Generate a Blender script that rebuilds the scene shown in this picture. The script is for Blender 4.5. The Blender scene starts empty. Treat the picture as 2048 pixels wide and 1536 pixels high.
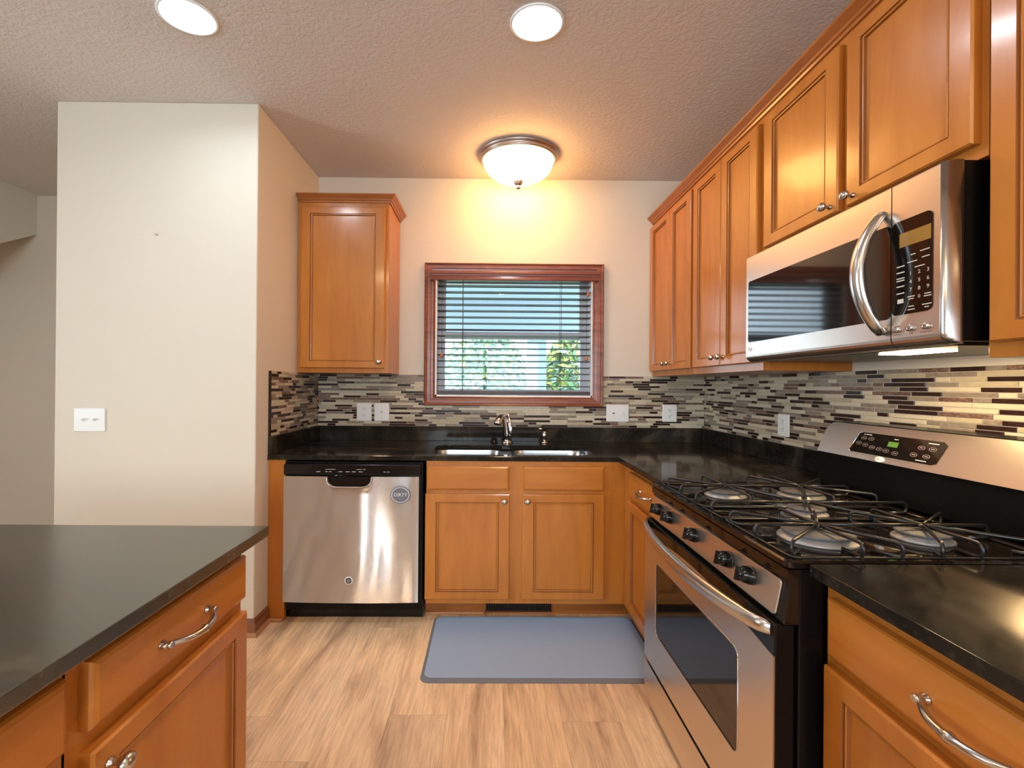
import bpy, bmesh, math, random
from mathutils import Vector, Matrix
from mathutils.geometry import tessellate_polygon

C = bpy.context.scene.collection
SC = bpy.context.scene
K = 1.243                      # widths across the room run this much wider than depths and heights
W, H = 2.737, 2.758            # right wall, ceiling
ZC = .913                      # counter top height

# ------------------------------------------------------------------ camera, world, light, exposure
cam = bpy.data.cameras.new('camera'); cam_o = bpy.data.objects.new('camera', cam); C.objects.link(cam_o)
cam.sensor_width = 36; cam.lens = 36 * 811.79 / 2048
cam.shift_x = (1024 - 985.02) / 2048; cam.shift_y = (770.06 - 768) / 2048
cam.clip_start = .02; cam.clip_end = 200
_yaw, _pit, _rol = .006629, .001722, .007924
_f = Vector((math.sin(_yaw) * math.cos(_pit), math.cos(_yaw) * math.cos(_pit), math.sin(_pit)))
_r = _f.cross(Vector((0, 0, 1))).normalized(); _u = _r.cross(_f)
_r2 = math.cos(_rol) * _r + math.sin(_rol) * _u; _u2 = -math.sin(_rol) * _r + math.cos(_rol) * _u
_m = Matrix((_r2, _u2, -_f)).transposed().to_4x4(); _m.translation = (1.2132, -2.8613, 1.3005)
cam_o.matrix_world = _m
SC.camera = cam_o

wd = bpy.data.worlds.new('overcast_sky'); SC.world = wd; wd.use_nodes = True
_bg = wd.node_tree.nodes['Background']
_bg.inputs[0].default_value = (.70, .86, 1.0, 1); _bg.inputs[1].default_value = 4.2

def area_light(name, loc, direction, sx, sy, power, col):
    l = bpy.data.lights.new(name, 'AREA'); l.shape = 'RECTANGLE'; l.size = sx; l.size_y = sy
    l.energy = power; l.color = col
    o = bpy.data.objects.new(name, l); C.objects.link(o); o.location = loc
    o.rotation_euler = Vector(direction).to_track_quat('-Z', 'Z').to_euler()
    return o
# daylight outside an unseen window added behind the camera and the window of the room to the left
area_light('added_rear_daylight', (1.1, -6.45, 1.65), (0, 1, 0), 2.6, 1.4, 58, (.82, .93, 1.0))
area_light('daylight_side_window', (-4.75, -3.6, 1.5), (1, 0, 0), 2.4, 1.5, 190, (.86, .95, 1.0))
DOME_GLOW, CAN_GLOW = 19.0, 62.0

vs = SC.view_settings
vs.view_transform = 'Standard'; vs.look = 'None'; vs.gamma = 1; vs.exposure = 0.68; vs.use_curve_mapping = False

# ------------------------------------------------------------------ materials
def mat(name, col, rough=.5, metal=0., **kw):
    m = bpy.data.materials.new(name); m.use_nodes = True
    b = m.node_tree.nodes['Principled BSDF']
    b.inputs['Base Color'].default_value = (*col, 1); b.inputs['Roughness'].default_value = rough
    b.inputs['Metallic'].default_value = metal
    for k_, v in kw.items(): b.inputs[k_.replace('_', ' ')].default_value = v
    return m
def N(m, t, **kw):
    n = m.node_tree.nodes.new(t)
    for k_, v in kw.items(): setattr(n, k_, v)
    return n
def L(m, a, b): m.node_tree.links.new(a, b)
def bsdf(m): return m.node_tree.nodes['Principled BSDF']
def coords(m, scale, kind='Object', rnd=False):
    tc = N(m, 'ShaderNodeTexCoord'); mp = N(m, 'ShaderNodeMapping'); mp.inputs['Scale'].default_value = scale
    L(m, tc.outputs[kind], mp.inputs['Vector'])
    if rnd:
        oi = N(m, 'ShaderNodeObjectInfo'); mu = N(m, 'ShaderNodeMath', operation='MULTIPLY'); mu.inputs[1].default_value = 37.
        L(m, oi.outputs['Random'], mu.inputs[0]); L(m, mu.outputs[0], mp.inputs['Location'])
    return mp.outputs['Vector']
def noise(m, vec, scale=5., detail=4., rough=.5, dist=0.):
    n = N(m, 'ShaderNodeTexNoise'); n.inputs['Scale'].default_value = scale; n.inputs['Detail'].default_value = detail
    n.inputs['Roughness'].default_value = rough; n.inputs['Distortion'].default_value = dist
    L(m, vec, n.inputs['Vector']); return n.outputs['Fac']
def ramp(m, fac, stops):
    r = N(m, 'ShaderNodeValToRGB'); e = r.color_ramp.elements
    while len(e) < len(stops): e.new(.5)
    for q, (p, c) in zip(e, stops): q.position = p; q.color = (*c, 1)
    L(m, fac, r.inputs['Fac']); return r.outputs['Color']
def bump(m, h, strength, dist=.002):
    b = N(m, 'ShaderNodeBump'); b.inputs['Strength'].default_value = strength; b.inputs['Distance'].default_value = dist
    L(m, h, b.inputs['Height']); L(m, b.outputs['Normal'], bsdf(m).inputs['Normal'])

def wood(name, c1, c2, c3, scale, rough=.3, coat=.25):
    m = mat(name, c2, rough, 0, Coat_Weight=coat, Coat_Roughness=.12)
    v = coords(m, scale, rnd=True)
    f = noise(m, v, 3., 5., .55, .6)
    L(m, ramp(m, f, [(.3, c1), (.5, c2), (.72, c3)]), bsdf(m).inputs['Base Color'])
    return m
MW = wood('maple_stain', (.415, .133, .016), (.47, .160, .021), (.525, .192, .029), (5, 5, .9))
MWH = wood('maple_stain_horizontal', (.415, .133, .016), (.47, .160, .021), (.525, .192, .029), (.9, .9, 5))
MGRV = wood('dark_groove_line', (.20, .062, .012), (.24, .075, .014), (.28, .09, .018), (5, 5, .9))  # darker brown for the bead grooves of the doors
MCR = wood('maple_stain_crown', (.31, .092, .018), (.36, .115, .024), (.41, .14, .031), (.9, .9, 5))
MRW = wood('red_oak_stain', (.15, .036, .017), (.235, .065, .032), (.30, .092, .044), (2, 2, 14), .38, .2)
MRWH = wood('red_oak_stain_horizontal', (.15, .036, .017), (.235, .065, .032), (.30, .092, .044), (2, 2, 26), .38, .2)
MVAL = wood('valance_stain', (.14, .038, .026), (.19, .055, .038), (.24, .075, .050), (2, 2, 26), .32, .35)
MSL = mat('blind_slat_wood', (.06, .034, .032), .4)
MBB = wood('baseboard_stain', (.17, .06, .025), (.25, .09, .04), (.31, .12, .05), (1, 1, 12), .4, .2)
MSM = wood('shoe_mould_stain', (.38, .17, .08), (.46, .22, .10), (.52, .26, .13), (1, 1, 12), .4, .2)

def paint(name, col, strength=.12, sc=180., rough=.75):
    m = mat(name, col, rough); v = coords(m, (1, 1, 1)); bump(m, noise(m, v, sc, 3.), strength, .001); return m
MWALL = paint('beige_wall_paint', (.69, .625, .53))
MCEIL = mat('knockdown_ceiling', (.66, .60, .565), .85)
_v = coords(MCEIL, (1 / K, 1, 1)); _n = noise(MCEIL, _v, 55., 3., .6, .4)
_h = ramp(MCEIL, _n, [(.42, (0, 0, 0)), (.58, (1, 1, 1))]); bump(MCEIL, _h, .34, .004)

def floor_mat():
    m = mat('vinyl_plank_floor', (.5, .3, .18), .42)
    def M(op, a, b=None):
        n = N(m, 'ShaderNodeMath', operation=op)
        for q, v in ((0, a), (1, b)):
            if v is None: continue
            if isinstance(v, (int, float)): n.inputs[q].default_value = v
            else: L(m, v, n.inputs[q])
        return n.outputs[0]
    tc = N(m, 'ShaderNodeTexCoord'); sp = N(m, 'ShaderNodeSeparateXYZ'); L(m, tc.outputs['Object'], sp.inputs[0])
    X, Y = sp.outputs['X'], sp.outputs['Y']
    u = M('ADD', M('DIVIDE', X, .182 * K), .35); row = M('FLOOR', u)
    wr = N(m, 'ShaderNodeTexWhiteNoise', noise_dimensions='1D'); L(m, row, wr.inputs['W'])
    v = M('ADD', M('DIVIDE', Y, 1.22), M('MULTIPLY', wr.outputs['Value'], 7.)); col = M('FLOOR', v)
    cb = N(m, 'ShaderNodeCombineXYZ'); L(m, row, cb.inputs[0]); L(m, col, cb.inputs[1])
    wn = N(m, 'ShaderNodeTexWhiteNoise', noise_dimensions='2D'); L(m, cb.outputs[0], wn.inputs['Vector'])
    gap = M('MAXIMUM', M('LESS_THAN', M('FRACT', u), .007), M('LESS_THAN', M('FRACT', v), .0014))
    # grain runs down the room; every plank takes its own stretch of it
    g0 = N(m, 'ShaderNodeCombineXYZ')
    L(m, M('ADD', M('MULTIPLY', X, 4.2), M('MULTIPLY', wn.outputs['Value'], 31.)), g0.inputs[0]); L(m, M('MULTIPLY', Y, .95), g0.inputs[1]); L(m, M('MULTIPLY', wn.outputs['Value'], 17.), g0.inputs[2])
    f1 = noise(m, g0.outputs[0], 1.25, 5., .58, 1.1)
    c1 = ramp(m, f1, [(.30, (.46, .30, .19)), (.42, (.68, .47, .30)), (.55, (.82, .585, .37)), (.72, (.87, .65, .43))])
    mul = N(m, 'ShaderNodeVectorMath', operation='MULTIPLY'); mul.inputs[1].default_value = (16., 5., 1.); L(m, g0.outputs[0], mul.inputs[0])
    f2 = noise(m, mul.outputs[0], 1.6, 4., .62, .5)
    g = ramp(m, f2, [(.3, (.76, .74, .73)), (.6, (1.05, 1.05, 1.05))])
    tint = ramp(m, wn.outputs['Value'], [(0., (.90, .88, .87)), (.5, (.99, .98, .98)), (1., (1.06, 1.03, .98))])
    out = c1
    for t in (g, tint):
        mx = N(m, 'ShaderNodeMix', data_type='RGBA', blend_type='MULTIPLY'); mx.inputs[0].default_value = 1.
        L(m, out, mx.inputs[6]); L(m, t, mx.inputs[7]); out = mx.outputs[2]
    dk = N(m, 'ShaderNodeMix', data_type='RGBA', blend_type='MULTIPLY'); dk.inputs[7].default_value = (.72, .67, .64, 1)
    L(m, gap, dk.inputs[0]); L(m, out, dk.inputs[6]); L(m, dk.outputs[2], bsdf(m).inputs['Base Color'])
    bump(m, f2, .06, .001)
    return m
MFLOOR = floor_mat()

def granite(name, lift=0.):
    m = mat(name, (.02, .018, .016), .10, 0, Specular_IOR_Level=.16)
    v = coords(m, (1., 1.6, 1.)); f1 = noise(m, v, 2.2, 6., .62, 1.6)
    c1 = ramp(m, f1, [(.40, (.010, .009, .008)), (.54, (.022, .018, .014)), (.70, (.075, .058, .040))])
    v2 = coords(m, (1, 1, 1)); f2 = noise(m, v2, 90., 2.)
    c2 = ramp(m, f2, [(.55, (0, 0, 0)), (.78, (.022, .019, .015))])
    mx = N(m, 'ShaderNodeMix', data_type='RGBA', blend_type='ADD'); mx.inputs[0].default_value = 1.
    L(m, c1, mx.inputs[6]); L(m, c2, mx.inputs[7])
    if lift:
        ml = N(m, 'ShaderNodeMix', data_type='RGBA', blend_type='ADD'); ml.inputs[0].default_value = 1.; ml.inputs[7].default_value = (lift, lift * .98, lift * .82, 1)  # lift puts reflected light into the base colour
        L(m, mx.outputs[2], ml.inputs[6]); mx = ml
    L(m, mx.outputs[2], bsdf(m).inputs['Base Color'])
    return m
MG = granite('black_granite')
MG2 = granite('black_granite_sheen_lift', .028); bsdf(MG2).inputs['Roughness'].default_value = .2; bsdf(MG2).inputs['IOR'].default_value = 2.0; bsdf(MG2).inputs['Specular IOR Level'].default_value = .5; bsdf(MG2).inputs['Specular Tint'].default_value = (.97, 1., .88, 1)  # same black stone; the pale wall's reflection partly lifted into its colour

def steel(name, col=(.60, .585, .57), rough=.25, wav=0., sc=(1, 1, 1)):
    m = mat(name, col, rough, 1.)
    v = coords(m, sc); f = noise(m, v, 1., 4., .6)
    mr = N(m, 'ShaderNodeMapRange'); mr.inputs['To Min'].default_value = rough * .8; mr.inputs['To Max'].default_value = rough * 1.2
    L(m, f, mr.inputs['Value']); L(m, mr.outputs[0], bsdf(m).inputs['Roughness'])
    if wav:
        v2 = coords(m, (4.2, 1, 1.3)); bump(m, noise(m, v2, 1., 1., .3, .3), 1., wav)
    return m
MSS = steel('stainless_brushed', sc=(20, 20, 700))
MSSR = steel('stainless_warm_tint', (.72, .645, .575), .30, sc=(20, 20, 700))  # warm room reflections tinted into the steel colour
MSSD = steel('stainless_dishwasher', (.74, .725, .71), .16, 0, (400, 20, 12))
def brushed(m, tilt, wave):   # fine horizontal brushing scatters reflections up and down; the sheet itself is slightly wavy
    v = coords(m, (4.2, 1, 1.3)); bump(m, noise(m, v, 1., 1., .3, .3), 1., wave)
    wn = N(m, 'ShaderNodeTexWhiteNoise', noise_dimensions='3D'); L(m, coords(m, (60, 60, 4000)), wn.inputs['Vector'])
    a = N(m, 'ShaderNodeMath', operation='SUBTRACT'); a.inputs[1].default_value = .5; L(m, wn.outputs['Value'], a.inputs[0])
    b = N(m, 'ShaderNodeMath', operation='MULTIPLY'); b.inputs[1].default_value = tilt; L(m, a.outputs[0], b.inputs[0])
    c = N(m, 'ShaderNodeCombineXYZ'); L(m, b.outputs[0], c.inputs['Z'])
    ad = N(m, 'ShaderNodeVectorMath', operation='ADD'); L(m, bsdf(m).inputs['Normal'].links[0].from_socket, ad.inputs[0]); L(m, c.outputs[0], ad.inputs[1])
    nr = N(m, 'ShaderNodeVectorMath', operation='NORMALIZE'); L(m, ad.outputs[0], nr.inputs[0]); L(m, nr.outputs[0], bsdf(m).inputs['Normal'])
brushed(MSSD, 2.5, .030)
MSSK = steel('stainless_sink', (.50, .51, .53), .24, sc=(200, 200, 20))
MCH = mat('chrome', (.78, .78, .80), .08, 1.)
MNI = mat('satin_nickel', (.56, .53, .50), .24, 1.)
MNID = mat('antique_nickel', (.46, .41, .40), .36, 1.)
MBK = mat('black_enamel', (.004, .004, .004), .25, 0, Specular_IOR_Level=.18)
MBKG = mat('black_glass', (.008, .006, .005), .05, 0, Specular_IOR_Level=.5)
MMWG = mat('microwave_glass', (.008, .006, .005), .06, 0, Specular_IOR_Level=.95)
MBKM = mat('matte_black_iron', (.014, .012, .012), .28)
MBKP = mat('black_plastic', (.006, .006, .006), .18, 0, Specular_IOR_Level=.4)
MALU = mat('burner_aluminium', (.36, .35, .35), .5, .6)
MCAP = mat('burner_cap_enamel', (.10, .094, .094), .6)
MWP = mat('white_plastic', (.80, .80, .80), .35)
MSLOT = mat('outlet_slot', (.07, .07, .07), .6)
MPR = mat('panel_print', (.62, .60, .57), .5)
MPRD = mat('dim_print', (.24, .20, .19), .5)
MDISP = mat('amber_display', (.30, .16, .03), .3)
MGRN = mat('green_display', (.02, .05, .01), .4, 0, Emission_Color=(.30, .55, .06, 1), Emission_Strength=.30)
MDKG = mat('badge_dark', (.05, .045, .045), .4)
MMAG = mat('magnet_grey', (.16, .16, .19), .5)
MMAGL = mat('magnet_pale', (.72, .71, .75), .4)
MTRIM = mat('white_trim', (.86, .87, .88), .4)
MVIN = mat('white_vinyl', (.55, .55, .58), .4)
MCORD = mat('blind_cord', (.06, .045, .05), .7)
MTAS = mat('wood_tassel', (.42, .16, .08), .4)
MVENT = mat('bronze_register', (.035, .018, .013), .45)
MMAT = mat('grey_mat', (.30, .40, .56), .8)
_v = coords(MMAT, (1, 1, 1)); bump(MMAT, noise(MMAT, _v, 260., 2.), .25, .001)
MMATE = mat('grey_mat_edge', (.15, .14, .15), .8)
MGL = bpy.data.materials.new('window_glass'); MGL.use_nodes = True
_nt = MGL.node_tree; _nt.nodes.clear()
_o = _nt.nodes.new('ShaderNodeOutputMaterial'); _mx = _nt.nodes.new('ShaderNodeMixShader'); _t = _nt.nodes.new('ShaderNodeBsdfTransparent'); _g = _nt.nodes.new('ShaderNodeBsdfGlossy')
_fr = _nt.nodes.new('ShaderNodeFresnel'); _fr.inputs['IOR'].default_value = 1.5; _g.inputs['Roughness'].default_value = 0.
_t.inputs[0].default_value = (.95, .97, .97, 1)
_nt.links.new(_fr.outputs[0], _mx.inputs[0]); _nt.links.new(_t.outputs[0], _mx.inputs[1]); _nt.links.new(_g.outputs[0], _mx.inputs[2]); _nt.links.new(_mx.outputs[0], _o.inputs[0])

def glow(name, col, s):
    m = mat(name, (.8, .8, .8), .4); b = bsdf(m)
    b.inputs['Emission Color'].default_value = (*col, 1); b.inputs['Emission Strength'].default_value = s; return m
MDOME = glow('lit_alabaster_glass', (1., .50, .155), DOME_GLOW)
MCAN = glow('lit_led_lens', (.82, .92, 1.), CAN_GLOW)
MCANW = glow('unseen_warm_lens', (1., .70, .40), CAN_GLOW * 2.4)  # for the unseen cans behind the camera, strengthened as warm fill
MHOOD = glow('hood_lamp', (1., .70, .34), 75.)

def tile_mat(name, c1, c2, rough, sc=30.):
    m = mat(name, c1, rough + .06, 0, Specular_IOR_Level=.28); v = coords(m, (1, 1, 2)); f = noise(m, v, sc, 4., .6, 1.)
    L(m, ramp(m, f, [(.35, c1), (.65, c2)]), bsdf(m).inputs['Base Color']); return m
TILES = [mat('tile_grout', (.50, .44, .36), .8),
         tile_mat('tile_cream', (.56, .475, .345), (.63, .545, .41), .28),
         tile_mat('tile_sand', (.42, .35, .235), (.50, .42, .29), .3),
         tile_mat('tile_taupe', (.21, .165, .125), (.31, .25, .19), .2),
         tile_mat('tile_dark_brown', (.022, .010, .007), (.040, .018, .013), .12),
         tile_mat('tile_marble_brown', (.10, .050, .035), (.25, .15, .11), .18, 60.)]

# ------------------------------------------------------------------ mesh helpers
ORG = {}
class MB:
    def __init__(s): s.v = []; s.f = []; s.mi = []; s.sm = []
    def add(s, vs, fs, mi=0, smooth=False):
        o = len(s.v); s.v += [Vector(v) for v in vs]
        for f in fs: s.f.append([i + o for i in f]); s.mi.append(mi); s.sm.append(smooth)
        return s
    def box(s, x0, x1, y0, y1, z0, z1, mi=0):
        x0, x1 = sorted((x0, x1)); y0, y1 = sorted((y0, y1)); z0, z1 = sorted((z0, z1))
        return s.add([(x0, y0, z0), (x1, y0, z0), (x1, y1, z0), (x0, y1, z0), (x0, y0, z1), (x1, y0, z1), (x1, y1, z1), (x0, y1, z1)],
                     [(3, 2, 1, 0), (4, 5, 6, 7), (0, 1, 5, 4), (1, 2, 6, 5), (2, 3, 7, 6), (3, 0, 4, 7)], mi)
    def fbox(s, fr, u0, u1, v0, v1, w0, w1, mi=0):
        p = [fr(u, v, w) for w in (w0, w1) for (u, v) in ((u0, v0), (u1, v0), (u1, v1), (u0, v1))]
        return s.add(p, [(3, 2, 1, 0), (4, 5, 6, 7), (0, 1, 5, 4), (1, 2, 6, 5), (2, 3, 7, 6), (3, 0, 4, 7)], mi)
    def rings(s, rs, cap0=True, cap1=True, mi=0, smooth=False):
        o = []
        for r in rs: o.append(len(s.v)); s.v += [Vector(p) for p in r]
        n = len(rs[0])
        for a, b in zip(o, o[1:]):
            for i in range(n):
                j = (i + 1) % n; s.f.append([a + i, a + j, b + j, b + i]); s.mi.append(mi); s.sm.append(smooth)
        if cap0: s.f.append([o[0] + i for i in reversed(range(n))]); s.mi.append(mi); s.sm.append(False)
        if cap1: s.f.append([o[-1] + i for i in range(n)]); s.mi.append(mi); s.sm.append(False)
        return s
    def tube(s, pts, rad, n=10, sq=None, mi=0, caps=True):
        """round tube along pts; rad is one radius or one per point; sq = (scale of side axis, scale of the other)"""
        pts = [Vector(p) for p in pts]; R_ = rad if isinstance(rad, (list, tuple)) else [rad] * len(pts)
        rs = []; up = None
        for i, p in enumerate(pts):
            t = (pts[min(i + 1, len(pts) - 1)] - pts[max(i - 1, 0)]).normalized()
            if up is None:
                up = Vector((0, 0, 1)) if abs(t.z) < .9 else Vector((0, 1, 0))
            a = t.cross(up).normalized(); b = a.cross(t).normalized(); up = b
            sa, sb = sq or (1, 1)
            rs.append([p + (a * math.cos(q) * sa + b * math.sin(q) * sb) * R_[i] for q in [2 * math.pi * k_ / n for k_ in range(n)]])
        return s.rings(rs, caps, caps, mi, True)
    def lathe(s, prof, c, n=24, axis='z', sx=1., mi=0, fr=None, su=1., sv=1.):
        """prof = [(radius, height)]; about z at c (x stretched by sx), or along w of a frame at (u, v)"""
        rs = []
        for r, h in prof:
            ring = []
            for k_ in range(n):
                a = 2 * math.pi * k_ / n
                if fr: ring.append(fr(c[0] + r * su * math.cos(a), c[1] + r * sv * math.sin(a), h))
                else: ring.append((c[0] + r * sx * math.cos(a), c[1] + r * math.sin(a), c[2] + h))
            rs.append(ring)
        return s.rings(rs, True, True, mi, True)
    def slab(s, outer, holes, z0, z1, mi=0):
        loops = [outer] + list(holes); flat = [p for l in loops for p in l]
        tris = tessellate_polygon([[Vector((x, y, 0)) for x, y in l] for l in loops])
        n = len(flat); vs_ = [(x, y, z0) for x, y in flat] + [(x, y, z1) for x, y in flat]
        fs = []
        for a, b, c in tris:
            A, B, D = [Vector((*flat[i], 0)) for i in (a, b, c)]
            if (B - A).cross(D - A).z < 0: b, c = c, b
            fs.append((a + n, b + n, c + n)); fs.append((a, c, b))
        k0 = 0
        for l in loops:
            m_ = len(l)
            for i in range(m_):
                j = (i + 1) % m_; fs.append((k0 + i, k0 + j, k0 + j + n, k0 + i + n))
            k0 += m_
        return s.add(vs_, fs, mi)
    def build(s, name, m, parent=None, bevel=0, seg=2, org=None, fixn=True, hard=True):
        lo = Vector([min(v[i] for v in s.v) for i in range(3)]); hi = Vector([max(v[i] for v in s.v) for i in range(3)])
        g = Vector(org) if org is not None else Vector(((lo.x + hi.x) / 2, (lo.y + hi.y) / 2, lo.z))
        me = bpy.data.meshes.new(name); me.from_pydata([v - g for v in s.v], [], s.f)
        for mm in (m if isinstance(m, list) else [m]): me.materials.append(mm)
        me.polygons.foreach_set('material_index', s.mi); me.polygons.foreach_set('use_smooth', s.sm)
        if fixn:
            b = bmesh.new(); b.from_mesh(me); bmesh.ops.recalc_face_normals(b, faces=b.faces); b.to_mesh(me); b.free()
        me.update()
        o = bpy.data.objects.new(name, me); C.objects.link(o)
        if parent is not None: o.parent = parent; o.location = g - ORG[parent]
        else: o.location = g
        ORG[o] = g
        if bevel:
            md = o.modifiers.new('bevel', 'BEVEL'); md.width = bevel; md.segments = seg; md.limit_method = 'ANGLE'; md.angle_limit = math.radians(40)
            md.harden_normals = hard
            if hard: me.polygons.foreach_set('use_smooth', [True] * len(me.polygons))
        return o

def tag(o, label=None, cat=None, group=None, kind=None):
    if label: o['label'] = label
    if cat: o['category'] = cat
    if group: o['group'] = group
    if kind: o['kind'] = kind
    return o
def thing(name, label, cat, loc, group=None):
    o = bpy.data.objects.new(name, None); o.empty_display_size = .1; C.objects.link(o); o.location = loc; ORG[o] = Vector(loc)
    return tag(o, label, cat, group)
def structure(o): o['kind'] = 'structure'; return o

def back_frame(y):   # faces the camera: u = world x, v = z, w comes toward the camera
    return lambda u, v, w: Vector((u, y - w, v))
def right_frame(x):  # on the right run, facing left: u = -y
    return lambda u, v, w: Vector((x - w * K, -u, v))
def left_frame(x):   # faces right: u = y
    return lambda u, v, w: Vector((x + w * K, u, v))

def rrect(x0, x1, y0, y1, rx, ry=None, n=6):
    ry = ry or rx; pts = []
    for cx, cy, a0 in ((x1 - rx, y1 - ry, 0), (x0 + rx, y1 - ry, 90), (x0 + rx, y0 + ry, 180), (x1 - rx, y0 + ry, 270)):
        for i in range(n + 1):
            a = math.radians(a0 + 90 * i / n); pts.append((cx + rx * math.cos(a), cy + ry * math.sin(a)))
    return pts
def fplate(mb, fr, u0, u1, v0, v1, r, w0, w1, mi=0, su=1., ch=0.):
    """rounded plate standing on a frame"""
    o = rrect(u0, u1, v0, v1, r * su, r)
    rs = [[fr(u, v, w0) for u, v in o], [fr(u, v, w1 - ch) for u, v in o]]
    if ch: rs.append([fr(u, v, w1) for u, v in rrect(u0 + ch * su, u1 - ch * su, v0 + ch, v1 - ch, max(r - ch, .0005) * su, max(r - ch, .0005))])
    return mb.rings(rs, True, True, mi)

def text_mesh(body, size, fr, u, v, w, m, name, parent, su=1., align='CENTER', ext=.0004):
    cu = bpy.data.curves.new('lettering', 'FONT'); cu.body = body; cu.size = size; cu.align_x = align; cu.align_y = 'CENTER'; cu.resolution_u = 2
    t = bpy.data.objects.new('lettering', cu); C.objects.link(t)
    dg = bpy.context.evaluated_depsgraph_get(); dg.update(); me = bpy.data.meshes.new_from_object(t.evaluated_get(dg))
    vs_ = [p.co.copy() for p in me.vertices]; fs = [list(p.vertices) for p in me.polygons]
    bpy.data.objects.remove(t); bpy.data.curves.remove(cu); bpy.data.meshes.remove(me)
    mb = name if isinstance(name, MB) else MB()
    mb.add([fr(u + p.x * su, v + p.y, w) for p in vs_], fs)
    return mb

# ------------------------------------------------------------------ room shell
structure(MB().box(-4.7, W + .1, -6.3, .45, -.1, 0).build('floor', MFLOOR, org=(0, 0, 0)))
CANS = ((1.391, -1.236), (.003, -1.244))
def ell(x, y, q, n=48): return [(x + q * K * math.cos(2 * math.pi * i / n), y + q * math.sin(2 * math.pi * i / n)) for i in range(n)]
structure(MB().slab([(-4.7, -6.3), (W + .1, -6.3), (W + .1, .45), (-4.7, .45)], [ell(x, y, .0795)[::-1] for x, y in CANS], H, H + .1).build('ceiling', MCEIL))
WX0, WX1, WZ0, WZ1 = .826, 1.938, 1.222, 2.096           # window opening
wb_ = MB()
wb_.box(0, WX0, 0, .14, 0, H); wb_.box(WX1, W + .1, 0, .14, 0, H); wb_.box(WX0, WX1, 0, .14, 0, WZ0); wb_.box(WX0, WX1, 0, .14, WZ1, H)
structure(wb_.build('wall_back', MWALL))
structure(MB().box(W, W + .1, -6.3, 0, 0, H).build('wall_right', MWALL))
PY = -.747
structure(MB().box(-1.038, 0, PY, .33, 0, H).build('wall_left', MWALL, bevel=.006))
structure(MB().box(-4.7, -1.038, .33, .45, 0, H).build('wall_far', MWALL))
sof = MB().add([(x, y, z) for x in (-4.6, -2.333) for (y, z) in ((.33, 2.452), (-.45, 1.952), (-.45, H), (.33, H))],
               [(0, 1, 2, 3), (7, 6, 5, 4), (0, 4, 5, 1), (1, 5, 6, 2), (2, 6, 7, 3), (3, 7, 4, 0)])
structure(sof.build('wall_soffit', MWALL))
wl_ = MB(); wl_.box(-4.7, -4.6, -6.3, -4.7, 0, H); wl_.box(-4.7, -4.6, -2.5, .33, 0, H); wl_.box(-4.7, -4.6, -4.7, -2.5, 0, .8); wl_.box(-4.7, -4.6, -4.7, -2.5, 2.2, H)
structure(wl_.build('wall_side', MWALL))
wr_ = MB(); wr_.box(-4.6, -.2, -6.3, -6.2, 0, H); wr_.box(2.4, W, -6.3, -6.2, 0, H); wr_.box(-.2, 2.4, -6.3, -6.2, 0, .95); wr_.box(-.2, 2.4, -6.3, -6.2, 2.35, H)
structure(wr_.build('wall_rear', MWALL))
w3 = structure(MB().box(-.2, -.12, -6.28, -6.2, .95, 2.35).box(2.32, 2.4, -6.28, -6.2, .95, 2.35).box(-.12, 2.32, -6.28, -6.2, .95, 1.03).box(-.12, 2.32, -6.28, -6.2, 2.27, 2.35).box(1.06, 1.14, -6.28, -6.2, 1.03, 2.27).build('added_rear_window', MTRIM))  # unseen window, added and placed for frontal fill light
MB().box(-.12, 2.32, -6.245, -6.24, 1.03, 2.27).build('window_pane', MGL, w3)
w2 = structure(MB().box(-4.7, -4.62, -4.7, -4.62, .8, 2.2).box(-4.7, -4.62, -2.58, -2.5, .8, 2.2).box(-4.7, -4.62, -4.62, -2.58, .8, .88).box(-4.7, -4.62, -4.62, -2.58, 2.12, 2.2).build('window_2', MTRIM))
MB().box(-4.665, -4.66, -4.62, -2.58, .88, 2.12).build('window_pane', MGL, w2)

# baseboard and shoe mould round the wall end
def skirt(path, prof, name, m):
    """profile (out, z) swept along a plan path with mitred corners; out is to the right of the walk"""
    mb = MB(); P = [Vector((*p, 0)) for p in path]; rs = []
    for i, p in enumerate(P):
        d0 = (P[i] - P[i - 1]).normalized() if i else None; d1 = (P[i + 1] - P[i]).normalized() if i < len(P) - 1 else None
        n0 = Vector((d0.y, -d0.x, 0)) if d0 else None; n1 = Vector((d1.y, -d1.x, 0)) if d1 else None
        n_ = ((n0 + n1) / (1 + n0.dot(n1))) if (n0 and n1) else (n0 or n1)
        rs.append([p + Vector((n_.x * o, n_.y * o, z)) for o, z in prof])
    return mb.rings(rs, True, True)
BPATH = [(-1.038, PY), (0, PY), (0, -.625)]
structure(skirt(BPATH, [(.0005, 0), (.014, 0), (.014, .062), (.009, .074), (.004, .082), (.0005, .084)], 'b', MBB).build('baseboard_left', MBB))
structure(skirt([(-1.038, PY - .0145), (.0145, PY - .0145), (.0145, -.625)], [(0, 0), (.014, 0), (.013, .008), (.008, .015), (0, .018)], 's', MSM).build('trim_1', MSM))
structure(MB().box(.018, .09, -.64, -.6225, 0, .017).build('trim_2', MSM, bevel=.004))

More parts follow.
